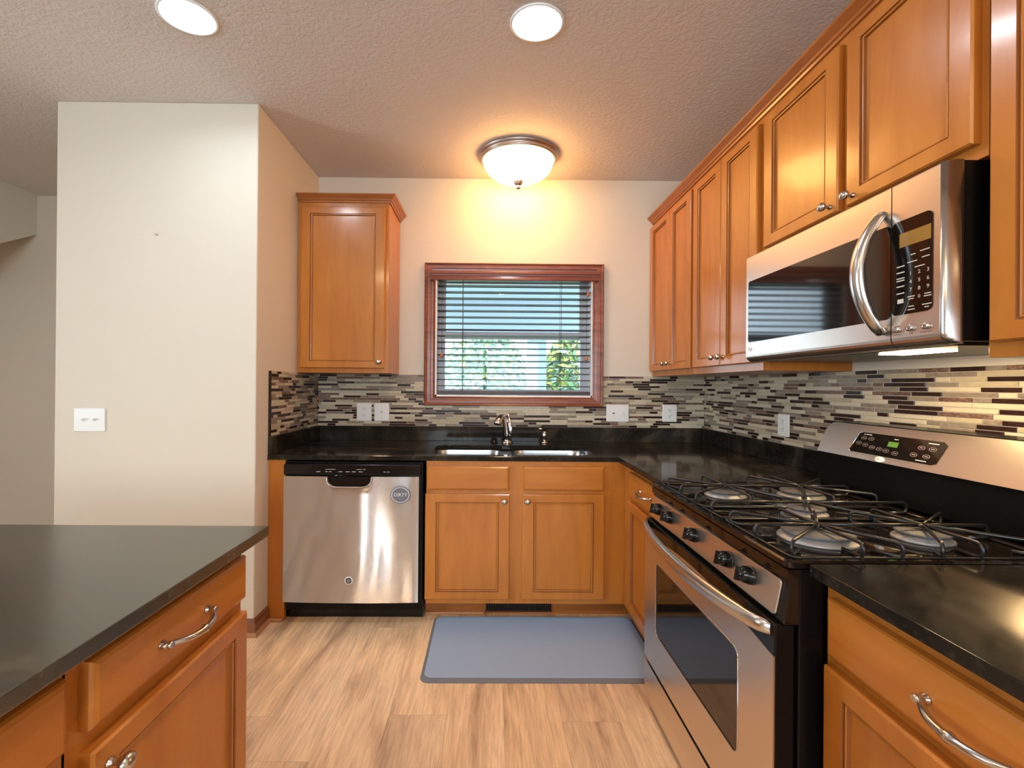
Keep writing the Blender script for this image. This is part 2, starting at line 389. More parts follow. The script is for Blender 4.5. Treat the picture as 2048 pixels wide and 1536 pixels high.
# ------------------------------------------------------------------ window: casing, sashes, blind, outside
win = thing('window_1', None, None, (1.38, 0, WZ0)); win['kind'] = 'structure'
def casing_ring(x0, x1, z0, z1, y): return [(x0, y, z0), (x1, y, z0), (x1, y, z1), (x0, y, z1)]
cs = MB(); cw, ch_ = .074, .063
ox0, ox1, oz0, oz1 = .752, 2.008, 1.160, 2.158
prof = [(0, .0), (0, -.022), (.08, -.026), (.16, -.022), (.26, -.019), (.30, -.022), (.58, -.020), (.64, -.016), (.85, -.014), (.93, -.017), (1., -.013), (1., .0)]
cs.rings([casing_ring(ox0 + t * cw, ox1 - t * cw, oz0 + t * ch_, oz1 - t * ch_, y - .0005) for t, y in prof], False, False)
cs.build('casing', MRW, win)
jb = MB().box(WX0, WX0 + .012, .002, .139, WZ0, WZ1).box(WX1 - .012, WX1, .002, .139, WZ0, WZ1).box(WX0, WX1, .002, .139, WZ0, WZ0 + .012).box(WX0, WX1, .002, .139, WZ1 - .012, WZ1)
jb.build('jamb_liner', MTRIM, win)
GX0, GX1, GZ0, GZ1 = .886, 1.868, 1.285, 2.048
def sash(z0, z1, y, name):
    s_ = MB().box(WX0 + .012, GX0, y, y + .03, z0, z1).box(GX1, WX1 - .012, y, y + .03, z0, z1)
    b0 = .04 if z0 < 1.3 else .027; b1 = .027 if z0 < 1.3 else .036
    s_.box(GX0, GX1, y, y + .03, z0, z0 + b0).box(GX0, GX1, y, y + .03, z1 - b1, z1)
    o = s_.build(name, MVIN, win)
    MB().box(GX0, GX1, y + .013, y + .016, z0 + b0, z1 - b1).build('pane', MGL, o)
sash(WZ0 + .0125, 1.690, .078, 'lower_sash'); sash(1.640, WZ1 - .012, .109, 'upper_sash')

bl = thing('window_blind', 'dark wooden slatted blind with red-brown valance in the window above the sink', 'blind', (1.38, .02, 1.24))
va = skirt([(.800, 0.004), (.800, -.052), (1.960, -.052), (1.960, .004)], [(-.008, 2.030), (.004, 2.030), (.007, 2.037), (.002, 2.043), (0, 2.058), (.003, 2.062), (.005, 2.070), (.009, 2.076), (.009, 2.087), (-.008, 2.087)], 'valance', MVAL)
va.build('valance', MVAL, bl)
MB().box(.842, 1.924, .005, .058, 2.045, 2.08).build('headrail', MSL, bl)
SLZ = [2.005 - .0443 * i for i in range(17)]
slat0 = None
for i, z in enumerate(SLZ):
    if slat0 is None:
        prof_ = [(.002 + .05 * t, .0025 * math.sin(math.pi * t)) for t in (0, .25, .5, .75, 1)]
        lo_ = [(y, z + h + (.5 - (y - .002) / .05) * .004) for y, h in prof_]; up_ = [(y, q + .003) for y, q in reversed(lo_)]
        loop = lo_ + up_
        slat0 = MB().rings([[(x, y, q) for y, q in loop] for x in (.836, 1.924)]).build('slat', MSL, bl)
    else:
        c = slat0.copy(); C.objects.link(c); c.parent = bl; c.location = slat0.location + Vector((0, 0, z - SLZ[0]))
MB().box(.836, 1.924, .004, .054, 1.243, 1.263).build('bottom_rail', MSL, bl, bevel=.003)
for x in (1.018, 1.714):
    MB().tube([(x, -.001, 2.05), (x, -.001, 1.25)], .0016, 6).tube([(x, .055, 2.05), (x, .055, 1.25)], .0014, 6).build('ladder_cord', MCORD, bl)
for x, z in ((.872, 1.512), (1.893, 1.497), (1.902, 1.95)):
    cd = MB().tube([(x, -.006, 2.04), (x, -.006, z + .02)], .0012, 6).build('pull_cord', MCORD, bl)
    MB().lathe([(.003, .03), (.006, .027), (.010, .008), (.011, 0), (.007, -.004)], (x, -.006, z - .012), 12, sx=K).build('tassel', MTAS, cd)

# outside: porch post and beam, shrubs, lawn
structure(MB().box(-14, 18, .6, 40, -.5, -.42).build('ground', mat('lawn', (.34, .40, .28), .9)))
MPORCH = mat('porch_paint', (.40, .49, .60), .5)
pc = thing('porch_post', 'white square porch post outside the window', 'post', (1.89, 3.05, -.42))
MB().box(1.755, 2.025, 2.97, 3.13, -.42, 2.06).build('shaft', MPORCH, pc, bevel=.01)
MB().box(1.73, 2.05, 2.95, 3.15, -.42, -.25).build('plinth', MPORCH, pc)
tag(MB().box(.2, 6.5, 2.95, 3.15, 2.06, 2.5).box(.2, 6.5, .15, 2.95, 2.5, 2.55).build('porch_roof', MPORCH), 'white porch beam and ceiling over the post outside the window', 'roof')
rnd = random.Random(5)
MLF = [mat('leaf_green', (.10, .24, .10), .6), mat('leaf_pale', (.30, .44, .36), .6), mat('leaf_yellow', (.40, .42, .10), .6)]
def shrub(x, y, rx, rz, zc_, n, label, mix, group=None):
    t = thing('shrub', label, 'shrub', (x, y, -.42))
    MB().tube([(x, y, -.42), (x + .05, y, zc_ - rz * .4), (x, y, zc_)], [.07, .05, .02], 8).build('stem', MTAS, t)
    f_ = MB()
    for _ in range(n):
        d = Vector((rnd.gauss(0, 1), rnd.gauss(0, 1), rnd.gauss(0, 1))).normalized() * rnd.uniform(.55, 1.) ** .5
        p = Vector((x + d.x * rx, y + d.y * rx * .8, zc_ + d.z * rz))
        a = Vector((rnd.gauss(0, 1), rnd.gauss(0, 1), rnd.gauss(0, 1))).normalized(); b = a.orthogonal().normalized()
        l_, w_ = rnd.uniform(.12, .22), rnd.uniform(.05, .09)
        f_.add([p - a * l_, p + b * w_, p + a * l_, p - b * w_], [(0, 1, 2, 3)], rnd.choices((0, 1, 2), mix)[0])
    f_.build('foliage', MLF, t, fixn=False)
shrub(1.05, 9.5, 1.35, 1.75, 1.2, 4600, 'green leafy shrub outside the window, left of the white post', (4, 5, 1))
shrub(3.85, 8.6, 1.15, 1.6, 1.4, 2600, 'yellow-green leafy shrub outside the window, right of the white post', (3, 3, 4))
shrub(-1.2, 13.5, 1.3, 1.7, .9, 2200, 'low pale shrub outside, farthest left through the window', (3, 5, 2))

# ------------------------------------------------------------------ tiled backsplash (individual strips in each panel)
def tile_panel(fr, u0, u1, v0, v1, su, seed, holes=(), w=0.008):
    r_ = random.Random(seed); mb = MB(); h, g = .01605, .0024
    rows = int(round((v1 - v0) / h)); h = (v1 - v0) / rows
    def segs(a, b, za, zb):   # cut out the openings
        out = [(a, b)]
        for (hu0, hu1, hv0, hv1) in holes:
            if zb > hv0 + .002 and za < hv1 - .002:
                out = [q for (p0, p1) in out for q in ((p0, min(p1, hu0)), (max(p0, hu1), p1)) if q[1] - q[0] > .004]
        return out
    for i in range(rows):
        za, zb = v0 + i * h, v0 + (i + 1) * h
        for a, b in segs(u0, u1, za, zb): mb.fbox(fr, a, b, za, zb, .0005, w - .0022, 0)
        u = u0 - r_.uniform(0, .08) * su; last = 0
        while u < u1:
            l_ = r_.choice((.046, .046, .074, .098, .098, .098, .150, .150)) * su
            m_ = r_.choices((1, 2, 3, 4, 5), (25, 13, 17, 34, 11))[0]
            if m_ == 4 and last == 4: m_ = r_.choice((1, 2, 3))
            last = m_
            a0, b0 = max(u, u0), min(u + l_ - g * su, u1)
            if b0 - a0 > .006:
                for a, b in segs(a0, b0, za, zb):
                    ww = w + r_.uniform(-.0003, .0003); c_ = .0012
                    mb.rings([[fr(p, q, .004) for p, q in ((a, za + g / 2), (b, za + g / 2), (b, zb - g / 2), (a, zb - g / 2))],
                              [fr(p, q, ww - .0006) for p, q in ((a, za + g / 2), (b, za + g / 2), (b, zb - g / 2), (a, zb - g / 2))],
                              [fr(p, q, ww) for p, q in ((a + c_, za + g / 2 + .0007), (b - c_, za + g / 2 + .0007), (b - c_, zb - g / 2 - .0007), (a + c_, zb - g / 2 - .0007))]], False, True, m_)
            u += l_
    return mb
ZT0, ZT1 = 1.0125, 1.3735
tag(tile_panel(back_frame(0), .0105, W - .0105, ZT0, ZT1, K, 3, [(ox0 + .0005, ox1 - .0005, oz0 + .0005, 3)]).build('tile_backsplash', TILES, fixn=True),
    'strip mosaic tile backsplash on the back wall under the window', 'backsplash')
tlb = tag(tile_panel(lambda u, v, w: Vector((w * K, -u, v)), .0005, .618, ZT0, ZT1, 1, 8).build('tile_backsplash', TILES),
    'short strip mosaic tile backsplash with dark edge on the left side wall', 'backsplash')
MB().box(.0005, .011, -.628, -.6185, ZT0, ZT1).build('edge_trim', TILES[4], tlb)
tag(tile_panel(right_frame(W), .0005, 3.0, ZT0, ZT1, 1, 11).build('tile_backsplash', TILES),
    'long strip mosaic tile backsplash on the right wall behind the range', 'backsplash')

# ------------------------------------------------------------------ countertops
CX = 1.921; CD = .635; TH = .027
SKX0, SKX1, SKY0, SKY1 = .878, 1.808, -.582, -.215
RY0, RY1 = -1.2, -1.966          # range bay
ct = thing('countertop', 'polished black granite L-shaped countertop holding the sink', 'countertop', (W / 2, -.3, ZC - TH))
hole = rrect(SKX0, SKX1, SKY0, SKY1, .085, .07)
MB().slab([(.001, -.001), (.001, -CD), (CX, -CD), (CX, RY0 + .003), (W - .001, RY0 + .003), (W - .001, -.001)], [hole[::-1]], ZC - TH, ZC).build('slab', MG, ct, bevel=.003, hard=False)
BS = .020
MB().box(.022 * K, W - .0255, -.001, -BS, ZC + .0003, 1.012).build('upstand', MG, ct, bevel=.0015)
MB().box(.001, .0255, -.001, -CD + .004, ZC + .0003, 1.012).build('upstand', MG, ct, bevel=.0015)
MB().box(W - .025, W - .001, -.001, RY0 + .003, ZC + .0003, 1.012).build('upstand', MG, ct, bevel=.0015)
ct2 = thing('countertop', 'black granite countertop piece at the right foreground beside the range', 'countertop', (2.33, -2.5, ZC - TH))
MB().box(CX, W - .001, RY1 - .003, -3.0, ZC - TH, ZC).build('slab', MG, ct2, bevel=.003)
MB().box(W - .025, W - .001, RY1 - .003, -3.0, ZC + .0003, 1.012).build('upstand', MG, ct2, bevel=.0015)
tag(MB().slab([(.614, -1.746), (-.62, -1.746), (-.62, -3.3), (.614, -3.3)][::-1], [], ZC - TH, ZC).build('countertop', MG2, bevel=.003, hard=False),
    'dull grey-green reflecting granite island countertop at the left foreground', 'countertop')

# ------------------------------------------------------------------ cabinet parts
def rect_rings(fr, u0, u1, v0, v1, steps):
    return [[fr(u, v, w) for u, v in ((u0 + a, v0 + b), (u1 - a, v0 + b), (u1 - a, v1 - b), (u0 + a, v1 - b))] for a, b, w in steps]
def panel_door(fr, u0, u1, v0, v1, su, parent, t=.02, stile=.047, rail=.042, m=None, name='door'):
    st = [((0, 0, .0003), 0), ((0, 0, t - .004), 0), ((.004 * su, .004, t), 0)]
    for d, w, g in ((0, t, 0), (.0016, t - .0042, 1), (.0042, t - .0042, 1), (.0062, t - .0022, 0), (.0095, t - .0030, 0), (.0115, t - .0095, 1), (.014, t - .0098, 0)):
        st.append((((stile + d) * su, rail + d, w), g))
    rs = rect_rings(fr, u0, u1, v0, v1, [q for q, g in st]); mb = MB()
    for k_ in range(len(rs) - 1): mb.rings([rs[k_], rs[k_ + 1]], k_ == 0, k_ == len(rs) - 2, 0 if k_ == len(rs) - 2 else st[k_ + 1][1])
    return mb.build(name, [m or MW, MGRV], parent)
def slab_front(fr, u0, u1, v0, v1, su, parent, t=.02, name='drawer'):
    st = [(0, 0, .0003), (0, 0, t - .007), (.003 * su, .003, t - .003), (.010 * su, .010, t)]
    return MB().rings(rect_rings(fr, u0, u1, v0, v1, st), True, True).build(name, MWH, parent)
def knob(fr, u, v, w, su, parent, s=1., sv=1.):
    p = [(.0085, 0), (.0085, .002), (.0055, .004), (.005, .012), (.007, .016), (.0125, .018), (.0155, .022), (.0150, .026), (.011, .030), (.005, .0325), (.001, .033)]
    return MB().lathe([(a * s, w + b * s) for a, b in p], (u, v), 20, fr=fr, su=su * 1., sv=.92 * sv).build('knob', MNI, parent)
def pull(fr, u, v, w, su, parent, half=.063):
    mb = MB(); pts = []; rad = []
    for i in range(25):
        t = -1 + 2 * i / 24
        d = .026 * (1 - abs(t) ** 2.6) + .006
        sag = -.006 * math.cos(t * math.pi / 2)
        r_ = .0052 + .0018 * math.cos(t * math.pi / 2)
        if abs(t) < .03: r_ = .0098
        elif abs(abs(t) - .085) < .03: r_ = .0078
        pts.append(fr(u + t * half * su, v + sag, w + d)); rad.append(r_)
    mb.tube(pts, rad, 10)
    for sgn in (-1, 1):
        mb.lathe([(.009, w), (.009, w + .002), (.0062, w + .005), (.006, w + .010), (.0075, w + .014), (.005, w + .018)], (u + sgn * half * su, v), 14, fr=fr, su=su)
        mb.lathe([(.0045, w + .0), (.0045, w + .012)], (u + sgn * (half + .004) * su, v), 10, fr=fr, su=su)
    return mb.build('pull_handle', MNI, parent)
CB = ZC - TH - .0008             # carcass top
# --- filler panel left of the dishwasher
tag(MB().box(.001, .093, -.621, -.60, .0005, CB).box(.001, .02, -.60, -.03, .0005, CB).build('filler_panel', MW), 'narrow orange maple filler panel between the left wall and the dishwasher', 'cabinet panel')
# --- sink base
FY = -.621; bf = back_frame(FY)
sb = thing('sink_base_cabinet', 'maple sink base cabinet with two doors under the sink', 'cabinet', (1.42, -.32, 0))
fr_ = MB().box(.857, .868, FY, -.03, .1, CB).box(1.95, 1.963, FY + .03, -.03, .1, CB).box(.857, 1.963, -.03, -.012, .1, CB).box(.868, 1.95, -.54, -.03, .1, .115)
fr_.build('carcass', MW, sb)
ff = MB().box(.857, .912, FY, FY + .019, .1, CB).box(1.27, 1.455, FY, FY + .019, .1, CB).box(1.80, 1.964, FY, FY + .019, .1, CB).box(.912, 1.80, FY + .0002, FY + .019, .842, CB).box(.912, 1.80, FY + .0002, FY + .019, .1, .15).box(.912, 1.80, FY + .0002, FY + .019, .69, .745)
ff.build('face_frame', MW, sb)
MB().box(.857, 2.03, -.542, -.525, .0005, .1).build('toe_kick', MCR, sb)
MB().box(.857, 1.19, -.556, -.5425, .0005, .014).build('shoe_moulding', MSM, sb, bevel=.003)
for (a, b, kx) in ((.865, 1.328, 1.298), (1.399, 1.848, 1.424)):
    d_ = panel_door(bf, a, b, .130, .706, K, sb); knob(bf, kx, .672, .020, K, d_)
for (a, b) in ((.873, 1.324), (1.401, 1.846)): slab_front(bf, a, b, .729, .859, K, sb, name='false_drawer_front')
rg = thing('floor_register', 'dark bronze slotted air register in the toe kick above the grey mat', 'vent', (1.387, -.55, .015))
rb = MB().box(1.201, 1.573, -.5432, -.5425, .018, .068); rb.build('backing', MBK, rg)
sl_ = MB()
for i in range(38): x = 1.204 + i * .0099; sl_.box(x, x + .005, -.547, -.5433, .018, .068)
sl_.box(1.197, 1.577, -.549, -.5433, .064, .071).box(1.197, 1.577, -.549, -.5433, .014, .021); sl_.build('grille', MVENT, rg)
# --- corner base on the right run
FX = 1.964; rf = right_frame(FX)
def base_right(name, label, ua, ub, fronts):
    t = thing(name, label, 'cabinet', (2.34, -(ua + ub) / 2, 0))
    MB().box(FX + .025, W - .03, -ua - .001, -ua - .018, .1, CB).box(FX + .025, W - .03, -ub + .001, -ub + .018, .1, CB).box(W - .03, W - .012, -ua, -ub, .1, CB).box(FX + .025, W - .03, -ua - .018, -ub + .018, .1, .116).build('carcass', MW, t)
    f_ = MB().box(FX, FX + .0245, -ua - .001, -ub + .001, .80, CB).box(FX, FX + .0245, -ua - .001, -ub + .001, .1, .17).box(FX, FX + .0245, -ua - .001, -ub + .001, .68, .76)
    f_.box(FX + .0002, FX + .0245, -ua - .001, -ua - .06, .1, CB).box(FX + .0002, FX + .0245, -ub + .001, -ub + .04, .1, CB)
    f_.build('face_frame', MW, t)
    MB().box(2.045, 2.065, -ua - .001, -ub + .001, .0005, .1).build('toe_kick', MCR, t)
    return t
cbz = thing('corner_base_cabinet', 'narrow maple base cabinet with one drawer in the corner left of the range', 'cabinet', (2.34, -.91, 0))
MB().box(FX, FX + .0245, -.6225, -.742, .1, CB).box(FX, FX + .0245, -.742, RY0 + .003, .80, CB).box(FX, FX + .0245, -.742, RY0 + .003, .1, .17).box(FX + .0002, FX + .0245, -.742, RY0 + .003, .68, .76).box(FX + .0004, FX + .0245, -1.14, RY0 + .003, .17, .68).build('face_frame', MW, cbz)
MB().box(FX + .025, W - .03, RY0 + .003, RY0 + .02, .1, CB).box(FX + .025, W - .03, -.64, RY0 + .02, .1, .116).box(W - .03, W - .012, -.64, RY0 + .003, .1, CB).build('carcass', MW, cbz)
MB().box(2.045, 2.065, -.60, RY0 + .003, .0005, .1).build('toe_kick', MCR, cbz)
d_ = panel_door(rf, .735, 1.192, .150, .703, 1, cbz)
d_ = slab_front(rf, .742, 1.192, .733, .856, 1, cbz); pull(rf, .985, .797, .02, 1, d_)
# --- near base beside the range
nb = base_right('base_cabinet', 'maple base cabinet with drawer and door at the right foreground beside the range', 1.968, 2.56, None)
d_ = panel_door(rf, 1.985, 2.52, .150, .703, 1, nb)
d_ = slab_front(rf, 1.990, 2.52, .727, .851, 1, nb); pull(rf, 2.262, .789, .02, 1, d_, .068)
# --- island cabinets
IX = .556; lf = left_frame(IX)
def island_unit(label, ya, yb, pull_y, knob_y):
    t = thing('island_cabinet', label, 'cabinet', (.2, (ya + yb) / 2, 0))
    MB().box(-.25, IX - .025, ya - .001, ya - .018, .1, CB).box(-.25, IX - .025, yb + .001, yb + .018, .1, CB).box(-.27, -.25, ya, yb, .1, CB).box(-.25, IX - .025, ya - .018, yb + .018, .1, .116).build('carcass', MW, t)
    f_ = MB().box(IX - .0245, IX, ya - .001, yb + .001, .83, CB).box(IX - .0245, IX, ya - .001, yb + .001, .1, .17).box(IX - .0245, IX, ya - .001, yb + .001, .68, .76)
    f_.box(IX - .0245, IX - .0002, ya - .001, ya - .04, .1, CB).box(IX - .0245, IX - .0002, yb + .001, yb + .04, .1, CB); f_.build('face_frame', MW, t)
    MB().box(IX - .11, IX - .09, ya - .001, yb + .001, .0005, .1).build('toe_kick', MCR, t)
    d = panel_door(lf, yb + .022, ya - .010, .150, .704, 1, t); knob(lf, knob_y, .665, .02, 1, d)
    d = slab_front(lf, yb + .022, ya - .012, .739, .851, 1, t); pull(lf, pull_y, .793, .02, 1, d)
island_unit('maple island cabinet with drawer pull under the far end of the grey-green countertop', -1.777, -2.226, -2.006, -2.176)
island_unit('dark shaded maple island cabinet nearest the camera at lower left', -2.228, -2.72, -2.48, -2.67)

# ------------------------------------------------------------------ upper cabinets
def crown_prof(z): return [(-.004, z - .045), (.006, z - .045), (.008, z - .036), (.014, z - .032), (.016, z - .026), (.030, z - .010), (.033, z - .007), (.036, z), (-.004, z)]
ul = thing('upper_cabinet', 'single-door maple wall cabinet with crown to the left of the window', 'cabinet', (.286, -.15, 1.374))
MB().box(.002, .573, -.283, -.002, 1.374, 2.446).build('carcass', MW, ul, bevel=.001)
MB().box(.001, .573, -.303, -.2835, 1.374, 2.446).build('face_frame', MW, ul, bevel=.001)
d_ = panel_door(back_frame(-.303), .026, .552, 1.404, 2.412, K, ul); knob(back_frame(-.303), .521, 1.442, .02, K, d_)
def crown(path, z, name, parent=None, kx=1.):
    mb = MB(); P = [Vector((*p, 0)) for p in path]; rs = []
    for i, p in enumerate(P):
        d0 = (P[i] - P[i - 1]).normalized() if i else None; d1 = (P[i + 1] - P[i]).normalized() if i < len(P) - 1 else None
        n0 = Vector((d0.y, -d0.x, 0)) if d0 else None; n1 = Vector((d1.y, -d1.x, 0)) if d1 else None
        n_ = ((n0 + n1) / (1 + n0.dot(n1))) if (n0 and n1) else (n0 or n1)
        rs.append([p + Vector((n_.x * o * K, n_.y * o, q)) for o, q in crown_prof(z)])
    return mb.rings(rs, True, True)
crown([(.003, -.3035), (.5735, -.3035), (.5735, -.003)], 2.489, 'c').build('crown_moulding', MCR, ul)
UX = W - .303 * K; uf = right_frame(UX)                 # face-frame plane of the right uppers
def upper_right(label, ua, ub, z0, doors, knobs, name='upper_cabinet'):
    t = thing(name, label, 'cabinet', (2.55, -(ua + ub) / 2, z0))
    MB().box(UX + .0245, W - .002, -ua - .0005, -ub + .0005, z0, 2.446).build('carcass', MW, t, bevel=.0008)
    MB().box(UX, UX + .024, -ua - .0005, -ub + .0005, z0, 2.446).build('face_frame', MW, t, bevel=.0008)
    for (a, b), ku in zip(doors, knobs):
        d = panel_door(uf, a, b, z0 + .034, 2.417, 1, t)
        if ku is not None: knob(uf, ku, z0 + (.075 if z0 < 1.5 else .058), .02, 1, d)
    return t
upper_right('maple double-door wall cabinet in the corner right of the window', .002, .599, 1.374, ((.008, .314), (.317, .584)), (.286, .346))
upper_right('maple double-door wall cabinet between the corner cabinet and the microwave', .600, 1.1665, 1.374, ((.614, .884), (.887, 1.152)), (.856, .915))
upper_right('short maple double-door wall cabinet directly above the microwave', 1.1675, 1.934, 1.842, ((1.195, 1.552), (1.583, 1.920)), (1.525, 1.610))
upper_right('maple wall cabinet cut off by the right edge of the picture', 1.935, 2.60, 1.374, ((1.953, 2.58),), (2.55,))
cr = crown([(UX - .0005, -.003), (UX - .0005, -2.60)], 2.489, 'c').build('crown_moulding', MCR)
tag(cr, 'long maple crown moulding along the top of the right-hand wall cabinets', 'moulding')

# ------------------------------------------------------------------ sink and taps
sk = thing('kitchen_sink', 'double-bowl stainless steel sink set under the black countertop', 'sink', (1.34, -.4, .70))
def bowl(x0, x1, y0, y1, z0, z1, r):
    mb = MB(); rs = []
    for ins, z, rr in ((0, z1, r), (.004, z1 - .02, r), (.010, z0 + .05, r * .9), (.02, z0 + .015, r * .7), (.05, z0, r * .5)):
        rs.append([(x, y, z) for x, y in rrect(x0 + ins * K, x1 - ins * K, y0 + ins, y1 - ins, rr * K, rr)])
    mb.rings(rs, False, True, 0, True); return mb
ZS = ZC - TH - .001
sx0, sx1, sy0, sy1 = SKX0 - .012, SKX1 + .012, SKY0 - .01, SKY1 + .01
mid0, mid1 = 1.300, 1.352
bw = bowl(sx0, mid0, sy0, sy1, .70, ZS - .006, .07).build('bowl', MSSK, sk, fixn=False)
MB().lathe([(.04, .7015), (.038, .7035), (.02, .7030)], (1.08, -.40, 0), 20, sx=K).build('drain', MCH, bw)
bw = bowl(mid1, sx1, sy0, sy1, .70, ZS - .006, .07).build('bowl', MSSK, sk, fixn=False)
MB().lathe([(.04, .7015), (.038, .7035), (.02, .7030)], (1.58, -.40, 0), 20, sx=K).build('drain', MCH, bw)
flo = [(sx0 - .009, sy0 - .02), (sx1 + .009, sy0 - .02), (sx1 + .009, sy1 + .02), (sx0 - .009, sy1 + .02)]
MB().slab(flo, [rrect(sx0, mid0, sy0, sy1, .07 * K, .07)[::-1], rrect(mid1, sx1, sy0, sy1, .07 * K, .07)[::-1]], ZS - .007, ZS - .005).build('rim', MSSK, sk)

fc = thing('faucet', 'chrome single-lever kitchen faucet behind the sink', 'faucet', (1.332, -.10, ZC))
MB().lathe([(.031, .0005), (.031, .004), (.027, .010), (.020, .016), (.017, .020)], (1.334, -.10, ZC), 24, sx=K).build('base', MCH, fc)
MB().tube([(1.334, -.10, ZC + .012), (1.333, -.10, ZC + .06), (1.327, -.10, ZC + .12), (1.320, -.10, ZC + .165), (1.316, -.104, ZC + .182)], [.0185, .0185, .019, .0195, .017], 16, (K, 1)).build('body', MCH, fc)
MB().tube([(1.318, -.10, ZC + .172), (1.305, -.14, ZC + .186), (1.287, -.19, ZC + .186), (1.272, -.232, ZC + .172), (1.266, -.248, ZC + .150), (1.264, -.252, ZC + .138)], [.014, .0135, .014, .016, .020, .021], 16, (K, 1)).build('spout', MCH, fc)
MB().tube([(1.330, -.106, ZC + .168), (1.340, -.112, ZC + .192), (1.346, -.12, ZC + .196)], [.010, .008, .007], 12).tube([(1.342, -.122, ZC + .180), (1.352, -.138, ZC + .130), (1.357, -.145, ZC + .085), (1.357, -.145, ZC + .055)], [.006, .011, .009, .006], 12, (K, .7)).tube([(1.342, -.118, ZC + .193), (1.343, -.122, ZC + .176)], [.009, .007], 12).build('lever', MCH, fc)
sp = thing('side_sprayer', 'small chrome side sprayer standing right of the faucet', 'sprayer', (1.588, -.10, ZC))
MB().lathe([(.020, .0005), (.020, .005), (.014, .010), (.010, .014)], (1.588, -.10, ZC), 20, sx=K).build('base', MNI, sp)
MB().tube([(1.588, -.10, ZC + .012), (1.587, -.10, ZC + .05), (1.585, -.101, ZC + .082)], [.0085, .0105, .009], 14, (K, 1)).build('handle', MCH, sp)
MB().tube([(1.586, -.100, ZC + .080), (1.578, -.104, ZC + .098), (1.566, -.114, ZC + .104), (1.558, -.122, ZC + .098)], [.010, .0105, .012, .010], 14).build('spray_head', MBKP, sp)
MB().lathe([(.0115, -.002), (.0125, .008), (.008, .012)], (1.560, -.124, ZC + .094), 14, sx=K).build('nozzle', MCH, sp)
tag(MB().lathe([(.020, .0005), (.020, .004), (.015, .008), (.009, .010), (.008, .018), (.002, .019)], (1.245, -.10, ZC), 20, sx=K).build('sink_hole_cap', MBKP), 'small black sink hole cap on the counter left of the faucet', 'cap')

# ------------------------------------------------------------------ dishwasher
DX0, DX1 = .101, .832
dw = thing('dishwasher', 'stainless steel dishwasher under the counter at the left', 'dishwasher', (.47, -.33, 0))
MB().box(.098, .851, -.615, -.05, .06, .878).box(.098, .851, -.628, -.615, .10, .878).build('tub', MBK, dw)
pn = MB(); rows = []
nz, nx = 14, 20
for j in range(nz + 1):
    z = .121 + (.803 - .121) * j / nz; row = []
    for i in range(nx + 1):
        s_ = i / nx; row.append((DX0 + (DX1 - DX0) * s_, -.655 - .010 * math.sin(math.pi * s_) ** .7, z))
    rows.append(row)
vsx = [p for r in rows for p in r]; fsx = []
for j in range(nz):
    for i in range(nx):
        a = j * (nx + 1) + i; fsx.append((a, a + 1, a + nx + 2, a + nx + 1))
pn.add(vsx, fsx, 0, True)
ring = [i for i in range(nx + 1)] + [(nx + 1) * (j + 1) - 1 for j in range(1, nz + 1)] + [nz * (nx + 1) + i for i in reversed(range(nx))] + [j * (nx + 1) for j in reversed(range(1, nz))]
fr0 = [vsx[i] for i in ring]; bk = [(vsx[i][0], -.6285, vsx[i][2]) for i in ring]
pn.rings([fr0, bk], False, True)
door_dw = pn.build('door_panel', MSSD, dw)
# recessed grip: dark scoop with bright lip
gf = back_frame(-.658)
scoop = [(u, v) for u, v in rrect(.345, .575, .752, .85, .05, .038) if v < .804]
scoop = sorted([p for p in scoop], key=lambda p: p[0])
sc_out = [(.340, .804)] + [(u - (.005 if u < .46 else -.005), v - .005) for u, v in scoop] + [(.580, .804)]
g_ = MB()
g_.rings([[gf(u, v, w) for u, v in ([(.345, .804)] + scoop + [(.575, .804)])] for w in (.002, .0125)], True, True)
g_.build('grip_recess', MBKP, door_dw)
gl = MB().tube([gf(u, v, .013) for u, v in sc_out], .0035, 8); gl.build('grip_lip', MSS, door_dw)
cp = MB().box(.098, .840, -.652, -.6285, .809, .866).build('control_strip', MBKP, dw, bevel=.004)
cf = back_frame(-.652)
for i, u in enumerate((.285, .335, .345, .405, .445, .478, .515, .65, .66)): MB().fbox(cf, u - .010, u + .012, .826, .8285, .0002, .0006).build('button_mark', MPR, cp)
for u in (.33, .345, .36, .372, .50, .515, .535): MB().fbox(cf, u - .006, u + .006, .839, .841, .0002, .0006).build('button_mark', MPR, cp)
bz = MB().lathe([(.0215, .0), (.0215, .0020), (.0175, .0030), (.0170, .0022)], (.461, .2445), 28, fr=back_frame(-.6675), su=1.0, sv=1.0); bz = bz.build('badge', MTRIM, dw)
bd = MB().lathe([(.0168, .0020), (.0168, .0027)], (.461, .2445), 24, fr=back_frame(-.6675)).build('badge_face', MDKG, bz)
def monogram(fr, u, v, r, w, parent, m, su=1.):
    mb = MB()
    for s0 in (0, 90, 180, 270):
        pts = [fr(u + su * r * q * math.cos(math.radians(s0 + 120 * q)), v + r * q * math.sin(math.radians(s0 + 120 * q)), w) for q in (.2, .4, .6, .8, .95)]
        mb.tube(pts, r * .05, 6)
    text_mesh('GE', r * .85, fr, u, v, w + r * .08, m, mb, None, su * .8)
    return mb.build('monogram', m, parent)
MB().box(.06, .849, -.585, -.57, .004, .112).build('kick_plate', MBKP, dw)
monogram(back_frame(-.6705), .461, .2445, .0155, .0004, bz, MPR)
mg = thing('dishwasher_magnet', 'oval grey magnet reading dirty on the dishwasher front', 'magnet', (.736, -.666, .662))
mgf = back_frame(-.6665)
MB().lathe([(.0455, .0), (.0455, .003), (.043, .0038)], (.736, .7075), 40, fr=mgf, su=1.17).build('disc', MMAG, mg)
